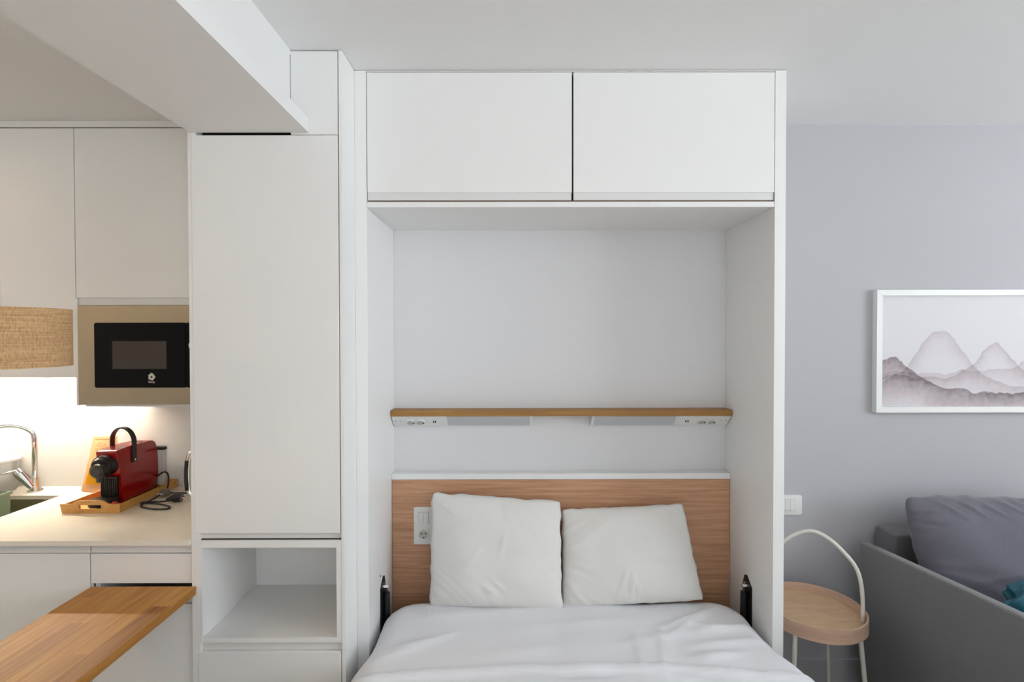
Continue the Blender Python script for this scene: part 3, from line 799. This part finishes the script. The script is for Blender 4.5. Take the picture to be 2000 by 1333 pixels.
# ------------------------------------------------------------------ coffee corner on the worktop
ty = thing('serving_tray', 'bamboo serving tray under the red coffee machine', 'tray', (-1.61, 2.12, CZ))
tz = CZ
tx0, tx1, ty0, ty1 = -1.714, -1.502, 1.957, 2.292
part('base', B(tx0, tx1, ty0, ty1, tz + .0005, tz + .0065), bamboo, ty)
def end_board(y, s):
    def fn(bm):
        # outline with raised middle and a slot handle, outwards leaning
        o = []
        for i in range(33):
            u = -1 + 2 * i / 32
            h = .036 + .014 * (1 if abs(u) < .38 else max(0, 1 - (abs(u) - .38) / .3) ** 2 * (3 - 2 * max(0, 1 - (abs(u) - .38) / .3)))
            o.append((u, h))
        cx = (tx0 + tx1) / 2; hw = (tx1 - tx0) / 2 + .004
        hole = [(-.34, .017), (-.37, .0225), (-.34, .028), (.34, .028), (.37, .0225), (.34, .017)]
        def V(u, h, off): return bm.verts.new((cx + u * (hw + h * .12), y - s * (h * .12) + off, tz + h))
        lay = []
        for off in (0, s * .007):
            top = [V(u, h, off) for u, h in o]
            bot = [V(u, .0005, off) for u, h in o]
            mt = [V(u, .033, off) for u, h in o]; mb = [V(u, .017, off) for u, h in o]
            lay.append((bot, mb, mt, top))
        for L in lay:
            for i in range(32):
                um = (o[i][0] + o[i + 1][0]) / 2
                for r in range(3):
                    if r == 1 and abs(um) < .38: continue
                    bm.faces.new((L[r][i], L[r][i + 1], L[r + 1][i + 1], L[r + 1][i]))
        A, Bq = lay
        for i in range(32):
            bm.faces.new((A[3][i], A[3][i + 1], Bq[3][i + 1], Bq[3][i])); bm.faces.new((A[0][i], A[0][i + 1], Bq[0][i + 1], Bq[0][i]))
            um = (o[i][0] + o[i + 1][0]) / 2
            if abs(um) < .38:
                bm.faces.new((A[1][i], A[1][i + 1], Bq[1][i + 1], Bq[1][i])); bm.faces.new((A[2][i], A[2][i + 1], Bq[2][i + 1], Bq[2][i]))
        for i in (0, 32):
            for r in range(3): bm.faces.new((A[r][i], A[r + 1][i], Bq[r + 1][i], Bq[r][i]))
        ins = [i for i in range(32) if abs((o[i][0] + o[i + 1][0]) / 2) < .38]
        for i in (ins[0], ins[-1] + 1):
            bm.faces.new((A[1][i], A[2][i], Bq[2][i], Bq[1][i]))
    return fn
part('end_board', end_board(ty0 - .001, 1), bamboo, ty)
part('end_board', end_board(ty1 + .001, -1), bamboo, ty)
part('side_board', lambda bm: prism(bm, [(tx0 - .0005, tz), (tx0 + .006, tz), (tx0 + .002, tz + .033), (tx0 - .0045, tz + .033)], 'y', ty0, ty1), bamboo, ty)
part('side_board', lambda bm: prism(bm, [(tx1 + .0005, tz), (tx1 - .006, tz), (tx1 - .002, tz + .033), (tx1 + .0045, tz + .033)], 'y', ty0, ty1), bamboo, ty)

mz = CZ + .0070
cm = thing('coffee_machine', 'glossy red capsule coffee machine with black spout on the bamboo tray', 'coffee machine', (-1.62, 2.12, mz))
X0, X1 = -1.646, -1.563
def side_prof(inset=0):
    # (y,z) outline of the red shell seen from the side, front towards -y
    P = [(2.055, mz + .002), (2.262, mz + .002), (2.268, mz + .06), (2.266, mz + .13), (2.262, mz + .180)]
    for k in range(1, 8):
        a = radians(90 * k / 7); P.append((2.262 - .038 * (1 - cos(a)), mz + .180 + .037 * sin(a)))
    P += [(2.12, mz + .220), (2.035, mz + .217), (2.026, mz + .210), (2.040, mz + .160), (2.048, mz + .118), (2.056, mz + .110)]
    return P
part('housing', lambda bm: prism(bm, side_prof(), 'x', X0, X1, bev=.006), red_gloss, cm, smooth=True)
mc = (X0 + X1) / 2
part('front_grille', lambda bm: [box(bm, mc - .034, mc + .030, 2.0445, 2.057, mz + .012, mz + .108)] + [box(bm, mc - .033 + k * .0078, mc - .0295 + k * .0078, 2.0415, 2.046, mz + .034, mz + .102) for k in range(8)], black_plastic, cm)
part('drip_tray', lambda bm: prism(bm, [(mc - .036, 2.05), (mc - .044, 2.01)] + [(mc - .002 + .046 * cos(radians(a)), 2.006 + .036 * sin(radians(a))) for a in range(188, 353, 12)] + [(mc + .042, 2.01), (mc + .036, 2.05)], 'z', mz + .006, mz + .032, bev=.003), black_plastic, cm, smooth=True)
def head(bm):
    cyl(bm, (mc - .002, 2.06, mz + .160), (mc - .002, 2.008, mz + .158), .043, .041, n=40)
    cyl(bm, (mc - .002, 2.010, mz + .158), (mc - .002, 1.998, mz + .157), .039, .032, n=40)
part('brew_head', head, black_plastic, cm, smooth=True)
def spoutf(bm):
    # rounded nozzle below the lid, drooping towards the cup
    (cyl(bm, (mc + .002, 2.010, mz + .150), (mc + .002, 1.978, mz + .146), .029, .027, n=40), cyl(bm, (mc + .002, 1.979, mz + .146), (mc + .002, 1.972, mz + .145), .026, .018, n=40), cyl(bm, (mc + .002, 1.996, mz + .145), (mc + .002, 1.996, mz + .102), .017, .012, n=24))
part('spout', spoutf, dark_grey, cm, smooth=True)
for s_, x in ((0, X1 + .0005), (1, X0 - .0005)):
    pass
hA, hB = (mc - .045, 2.125), (X1 + .003, 2.125)
def carry(bm):
    pts = [(X1 + .0035, 2.120, mz + .150), (X1 + .0035, 2.120, mz + .222)]
    for k in range(0, 17):
        a = pi * k / 16
        pts.append((mc + (X1 - mc + .0035) * cos(a), 2.120 - .004 * sin(a), mz + .235 + .058 * sin(a)))
    pts += [(X0 - .0035, 2.120, mz + .222), (X0 - .0035, 2.120, mz + .150)]
    n = 6; rings = []
    for i, p in enumerate(pts):
        p = Vector(p); t_ = (Vector(pts[min(i + 1, len(pts) - 1)]) - Vector(pts[max(i - 1, 0)])).normalized()
        a = Vector((0, 1, 0)); b = t_.cross(a).normalized()
        rings.append([bm.verts.new(p + a * da + b * db) for da, db in ((-.011, -.0025), (.011, -.0025), (.011, .0025), (-.011, .0025))])
    for a, b in zip(rings, rings[1:]):
        for k in range(4): bm.faces.new((a[k], a[(k + 1) % 4], b[(k + 1) % 4], b[k]))
    bm.faces.new(rings[0][::-1]); bm.faces.new(rings[-1])
hd = part('carry_handle', carry, black_plastic, cm, smooth=True)
part('rivet', lambda bm: cyl(bm, (X1 + .006, 2.120, mz + .160), (X1 + .0085, 2.120, mz + .160), .004, n=16), chrome, hd, smooth=True)
part('button', lambda bm: cyl(bm, (mc + .015, 2.19, mz + .214), (mc + .015, 2.19, mz + .219), .012, n=20), dark_grey, cm, smooth=True)
part('water_tank', lambda bm: prism(bm, rrect(X0 + .02, X1 + .025, 2.2685, 2.2885, .006), 'z', mz + .01, mz + .165, bev=.001), milky, cm, smooth=True)
part('tank_lid', lambda bm: prism(bm, rrect(X0 + .018, X1 + .028, 2.2675, 2.2895, .006), 'z', mz + .166, mz + .178, bev=.002), dark_grey, cm, smooth=True)
cord_pts = [(X1 - .001, 2.262, mz + .05), (X1 + .035, 2.25, mz + .075), (-1.497, 2.235, mz + .072), (-1.488, 2.225, mz + .03), (-1.482, 2.20, CZ + .012), (-1.475, 2.10, CZ + .005), (-1.50 + .02, 2.03, CZ + .0045),
            (-1.43, 2.00, CZ + .0045), (-1.37, 1.985, CZ + .0045), (-1.335, 1.993, CZ + .0045), (-1.345, 2.02, CZ + .0045), (-1.40, 2.035, CZ + .010), (-1.47, 2.035, CZ + .0125), (-1.488, 2.05, CZ + .010), (-1.475, 2.075, CZ + .0045), (-1.43, 2.075, CZ + .0045), (-1.395, 2.078, CZ + .008), (-1.385, 2.08, CZ + .012)]
cd = part('power_cord', lambda bm: tube(bm, cord_pts, .0034, 10, smooth=3), black_plastic, cm, smooth='all')
def plug(bm):
    cyl(bm, (-1.40, 2.078, CZ + .012), (-1.372, 2.083, CZ + .018), .007, .014, n=24)
    cyl(bm, (-1.372, 2.083, CZ + .0190), (-1.345, 2.088, CZ + .0190), .0180, .0180, n=28)
part('plug', plug, black_plastic, cd, smooth=True)
def pins2(bm):
    for q in (-.008, .008):
        cyl(bm, (-1.345, 2.088 + q, CZ + .019), (-1.327, 2.090 + q, CZ + .019), .0024, n=12)
part('pin', pins2, chrome, cd, smooth=True)

# coffee pods lying in the tray
pod0 = None
for i, (x, y) in enumerate(((-1.575, 1.985), (-1.552, 2.000), (-1.530, 1.985))):
    lb = ('copper-coloured coffee pod in the tray beside the black drip tray', 'copper-coloured coffee pod in the tray, the middle of the three', 'copper-coloured coffee pod in the tray nearest its front right corner')[i]
    if pod0 is None:
        pod0 = solo('coffee_pod', lambda bm: lathe(bm, [(0, mz + .025), (.008, mz + .024), (.0125, mz + .016), (.0145, mz + .003), (.0175, mz + .002), (.0175, mz + .0006), (0, mz + .0006)], (x, y), 24), pod_m, lb, 'coffee pod', 'coffee pods in the bamboo tray', smooth=True, loc=(x, y, mz))
    else:
        c = pod0.copy(); C.objects.link(c); c.location = (x, y, mz); c['label'] = lb

# kraft coffee bag leaning on the wall
bag = thing('coffee_bag', 'creased kraft paper coffee bag with yellow label behind the tray', 'bag', (-1.80, 2.24, CZ))
def bagf(bm):
    n, m_ = 14, 18; G = {}
    for side in (0, 1):
        for j in range(m_ + 1):
            v = j / m_
            wd = .077 * (1 - v) + .052 * v
            z = CZ + .001 + v * .230
            th = .030 * (1 - v ** 1.5) + .002
            for i in range(n + 1):
                u = -1 + 2 * i / n
                x = -1.802 + .002 * v + u * wd + .002 * noise.noise(Vector((v * 5, side, u * 3)))
                yy = 2.245 + .030 * v + (-1 if side == 0 else .8) * th * (1 - abs(u) ** 3 * .75) + .003 * noise.noise(Vector((u * 4, v * 7, side * 3.3)))
                G[side, i, j] = bm.verts.new((x, min(yy, WY - .002), z))
    for s_ in (0, 1):
        for j in range(m_):
            for i in range(n): bm.faces.new((G[s_, i, j], G[s_, i + 1, j], G[s_, i + 1, j + 1], G[s_, i, j + 1]))
    for j in range(m_):
        for i in (0, n): bm.faces.new((G[0, i, j], G[1, i, j], G[1, i, j + 1], G[0, i, j + 1]))
    for i in range(n):
        for j in (0, m_): bm.faces.new((G[0, i, j], G[0, i + 1, j], G[1, i + 1, j], G[1, i, j]))
part('paper_body', bagf, kraft, bag, smooth=True)
def bag_y(v): return 2.245 + .030 * v - (.030 * (1 - v ** 1.5) + .002) - .0035
part('label', lambda bm: bm.faces.new([bm.verts.new(p) for p in ((-1.846, bag_y(.15), CZ + .036), (-1.756, bag_y(.15), CZ + .032), (-1.752, bag_y(.46), CZ + .108), (-1.836, bag_y(.46), CZ + .111))]) and bmesh.ops.solidify(bm, geom=bm.faces[:], thickness=.0008), yellow, bag)
def scrib(bm):
    n = 28; cx, cz = -1.800, CZ + .182; yv = bag_y(.77) - .0008
    for ra, rb in ((.024, .0255), (.0175, .0185)):
        o = [bm.verts.new((cx + rb * cos(2 * pi * k / n), yv, cz + rb * sin(2 * pi * k / n))) for k in range(n)]
        q = [bm.verts.new((cx + ra * cos(2 * pi * k / n), yv, cz + ra * sin(2 * pi * k / n))) for k in range(n)]
        for k in range(n):
            if k % 7 < 5: bm.faces.new((o[k], o[(k + 1) % n], q[(k + 1) % n], q[k]))
    for k, (a, b) in enumerate(((-.010, .010), (-.006, .012), (-.011, .006))):
        z = cz + .008 - k * .008
        bm.faces.new([bm.verts.new(p) for p in ((cx + a, yv, z), (cx + b, yv, z + .001), (cx + b, yv, z + .0025), (cx + a, yv, z + .0015))])
    box(bm, -1.838, -1.776, bag_y(.96) - .001, bag_y(.96) - .0004, CZ + .219, CZ + .2215)
part('stamp', scrib, print_brown, bag)

# kettle at the right edge, mostly behind the tall cabinet, with its grey plug
kc = (-1.172, 2.06)
kt = thing('kettle', 'chrome kettle with black grip half hidden behind the tall cupboard', 'kettle', (kc[0], kc[1], CZ))
part('base', lambda bm: lathe(bm, [(0, CZ + .0005), (.085, CZ + .0005), (.085, CZ + .014), (.078, CZ + .02), (0, CZ + .02)], kc, 40), black_plastic, kt, smooth=True)
part('body', lambda bm: lathe(bm, [(0, CZ + .021), (.078, CZ + .021), (.08, CZ + .03), (.073, CZ + .12), (.058, CZ + .185), (.05, CZ + .195), (0, CZ + .2)], kc, 48), chrome, kt, smooth=True)
kx = kc[0]
kh = part('handle', lambda bm: tube(bm, [(kx - .055, 2.06, CZ + .195), (kx - .10, 2.06, CZ + .220), (kx - .126, 2.06, CZ + .195), (kx - .132, 2.06, CZ + .12), (kx - .128, 2.06, CZ + .045), (kx - .10, 2.06, CZ + .026), (kx - .07, 2.06, CZ + .03)], .0085, 14, smooth=2, flat=1.3), chrome, kt, smooth='all')
part('grip', lambda bm: tube(bm, [(kx - .1275, 2.051, CZ + .178), (kx - .131, 2.0495, CZ + .12), (kx - .128, 2.051, CZ + .058)], .0066, 14, smooth=1, flat=1.1), black_plastic, kh, smooth='all', label='black grip')
gp = part('power_cord', lambda bm: tube(bm, [(kx - .07, 2.10, CZ + .006), (kx - .12, 2.16, CZ + .006), (kx - .2, 2.19, CZ + .005), (-1.455, 2.17, CZ + .012)], .0034, 10, smooth=2), dark_grey, kt, smooth='all')
part('plug', lambda bm: (cyl(bm, (-1.455, 2.168, CZ + .016), (-1.462, 2.146, CZ + .017), .016, .016, n=28),), mid_grey, gp, smooth=True, label='grey round plug')
part('pin', lambda bm: [cyl(bm, (-1.462 + q, 2.146, CZ + .017), (-1.469 + q, 2.128, CZ + .018), .0024, n=12) for q in (-.008, .008)], chrome, gp, smooth=True)

# ------------------------------------------------------------------ right side of the room
# light switch on the grey wall
t = thing('light_switch', 'white three-rocker switch on the grey wall beside the wall-bed cabinet', 'light switch', (1.25, WY, .805))
part('plate', lambda bm: prism(bm, rrect(1.190, 1.311, .761, .850, .008), 'y', WY - .0002, WY - .009, bev=.002), white_plastic, t, smooth=True)
for k in range(3):
    part('rocker', B(1.2105 + k * .0225, 1.2105 + k * .0225 + .0218, WY - .014, WY - .008, .783, .830, bev=.001), white_plastic, t)
part('rocker_frame', B(1.2085, 1.2800, WY - .0102, WY - .009, .781, .832), grey_print, t)

# framed drawing
fx0, fx1, fz0, fz1 = 1.6285, 2.56, 1.226, 1.7735
pf = thing('picture', 'long white-framed pale grey wash drawing on the wall above the sofa', 'picture', (2.09, WY, fz0))
def pframe(bm):
    w, y1, y0 = .0255, WY - .0005, WY - .030
    def bar_(pts):
        A = [bm.verts.new((p[0], y0, p[1])) for p in pts]; Bv = [bm.verts.new((p[0], y1, p[1])) for p in pts]
        bm.faces.new(A); bm.faces.new(Bv[::-1])
        for i in range(4): bm.faces.new((A[i], Bv[i], Bv[(i + 1) % 4], A[(i + 1) % 4]))
    g = .0006
    bar_([(fx0, fz0), (fx1, fz0), (fx1 - w, fz0 + w), (fx0 + w, fz0 + w)])
    bar_([(fx0, fz1), (fx1, fz1), (fx1 - w, fz1 - w), (fx0 + w, fz1 - w)])
    bar_([(fx0, fz0 + g), (fx0 + w - g, fz0 + w), (fx0 + w - g, fz1 - w), (fx0, fz1 - g)])
    bar_([(fx1, fz0 + g), (fx1 - w + g, fz0 + w), (fx1 - w + g, fz1 - w), (fx1, fz1 - g)])
part('frame', pframe, frame_m, pf)
def paper(bm):
    box(bm, 0, fx1 - fx0 - .048, 0, .004, 0, fz1 - fz0 - .048)
me = bpy.data.meshes.new('drawing'); bm = bmesh.new(); paper(bm); bm.to_mesh(me); bm.free(); me.materials.append(art_m)
dro = bpy.data.objects.new('drawing', me); C.objects.link(dro); dro.parent = pf
dro.location = Vector((fx0 + .024, WY - .014, fz0 + .024)) - Vector(pf.location)

# round tray table with carrying handle
tc_ = (1.200, 2.030)
tt = thing('tray_table', 'small round birch tray table with white legs and arched handle beside the sofa', 'side table', (tc_[0], tc_[1], 0))
part('tray_rim', lambda bm: lathe(bm, [(.1845, .448), (.1870, .4475), (.1870, .4995), (.1850, .500), (.1810, .500), (.1800, .4985), (.1800, .448), (.1845, .448)], tc_, 96), bent, tt, smooth=True)
part('tray_base', lambda bm: cyl(bm, (tc_[0], tc_[1], .458), (tc_[0], tc_[1], .468), .1798, n=96), ply, tt, smooth=True)
A_ = Vector((1.352, 1.956)); Bq_ = Vector((1.048, 2.104))
def hpt(s, z): p = A_.lerp(Bq_, s); return (p.x, p.y, z)
def handle_f(bm):
    tube(bm, [hpt(0, .4685), hpt(.0, .56), hpt(.025, .635), hpt(.07, .68), hpt(.17, .722), hpt(.30, .765), hpt(.42, .788), hpt(.5, .793), hpt(.58, .788), hpt(.70, .765), hpt(.83, .722), hpt(.93, .68), hpt(.975, .635), hpt(1, .56), hpt(1, .4685)], .0072, 16, smooth=2)
part('handle', handle_f, white_metal, tt, smooth='all')
lg = [(1.352, 1.956), (1.048, 2.104), (1.064, 1.912), (1.333, 2.146)]
for k, (x, y) in enumerate(lg):
    d = (Vector((x, y)) - Vector(tc_)).normalized()
    bx, by = x + d.x * .03, y + d.y * .03
    part('leg', lambda bm: cyl(bm, (x - d.x * .012, y - d.y * .012, .4575), (bx, by, .0), .0085, n=20), white_metal, tt, smooth=True)

# sofa
sf = thing('sofa', 'dark grey fabric sofa with thin angular arm against the wall', 'sofa', (2.2, 1.85, 0))
def arm_plane(bm, off=0):
    # outer face runs slightly inward to the back; top rises a little to the front
    A = [(1.500 + off, 2.200), (1.545 + off, 2.200), (1.590 + off, 1.250), (1.545 + off, 1.250)]
    zb = [.680, .680, .745, .745]
    lo = [bm.verts.new((x, y, .06)) for x, y in A]; hi = [bm.verts.new((x, y, z)) for (x, y), z in zip(A, zb)]
    fs = [bm.faces.new(lo[::-1]), bm.faces.new(hi)]
    for i in range(4): fs.append(bm.faces.new((lo[i], lo[(i + 1) % 4], hi[(i + 1) % 4], hi[i])))
    bmesh.ops.bevel(bm, geom=list({e for f in fs for e in f.edges}), offset=.010, segments=4, profile=.5, affect='EDGES')
part('arm', arm_plane, sofa_m, sf, smooth=True)
part('arm', lambda bm: arm_plane(bm, 1.62), sofa_m, sf, smooth=True)
part('backrest', B(1.630, 3.11, 2.165, 2.285, .10, .722, bev=.012, seg=3), sofa_m, sf, smooth=True)
part('seat_base', B(1.592, 3.11, 1.27, 2.163, .08, .30, bev=.01), sofa_m, sf, smooth=True)
for a, b in ((1.596, 2.352), (2.356, 3.11)):
    part('seat_cushion', B(a, b, 1.26, 2.16, .302, .44, bev=.035, seg=4), sofa_m, sf, smooth=True)
for x in (1.62, 3.06):
    for y in (1.33, 2.2):
        part('leg', B(x - .02, x + .02, y - .02, y + .02, 0, .08, bev=.002), black_matte, sf)
pleats = tuple((-.62 + .22 * k, .80 + .02 * (k % 2), -1.0 + .04 * k, .18, .020, .015) for k in range(7)) + ((-.9, .55, -.2, .12, .03, -.012), (-.85, .75, .1, .15, .03, .010), (-.3, -.2, .3, .4, .05, .008))
solo('back_cushion', lambda bm: pillow_mesh(bm, (1.600, 2.090, .915), (2.345, 2.090, .905), (1.640, 1.955, .46), (2.350, 1.95, .46), .125, 8.2, n=70, corner=.05, pinch=.0, wr=.016, sag=.25, folds=pleats),
     cushion_m, 'plump dark grey cushion leaning at the left end of the sofa', 'cushion', smooth='all', loc=(1.98, 2.0, .46))
def crumple(bm):
    bmesh.ops.create_icosphere(bm, subdivisions=6, radius=1)
    for v in bm.verts:
        p = v.co.normalized()
        n1 = noise.noise(p * 1.6 + Vector((3, 1, 4)))
        r = 1 + .22 * n1
        # sharp folds from ridged noise
        rg = 0; amp = .24; fr = 1.5
        for _ in range(2):
            rg += amp * (1 - abs(noise.noise(p * fr + Vector((7.7, 2.1, .4)))) * 2.2); amp *= .5; fr *= 2.1
        r += rg - .16
        q = Vector((p.x * .225, p.y * .11, p.z * .155)) * r
        q.z = max(q.z, -.142)
        v.co = Vector((1.865, 1.69, .5835)) + q
solo('throw', crumple, teal, 'crumpled teal satin throw lying on the grey sofa seat', 'throw', smooth='all', loc=(1.86, 1.71, .445))
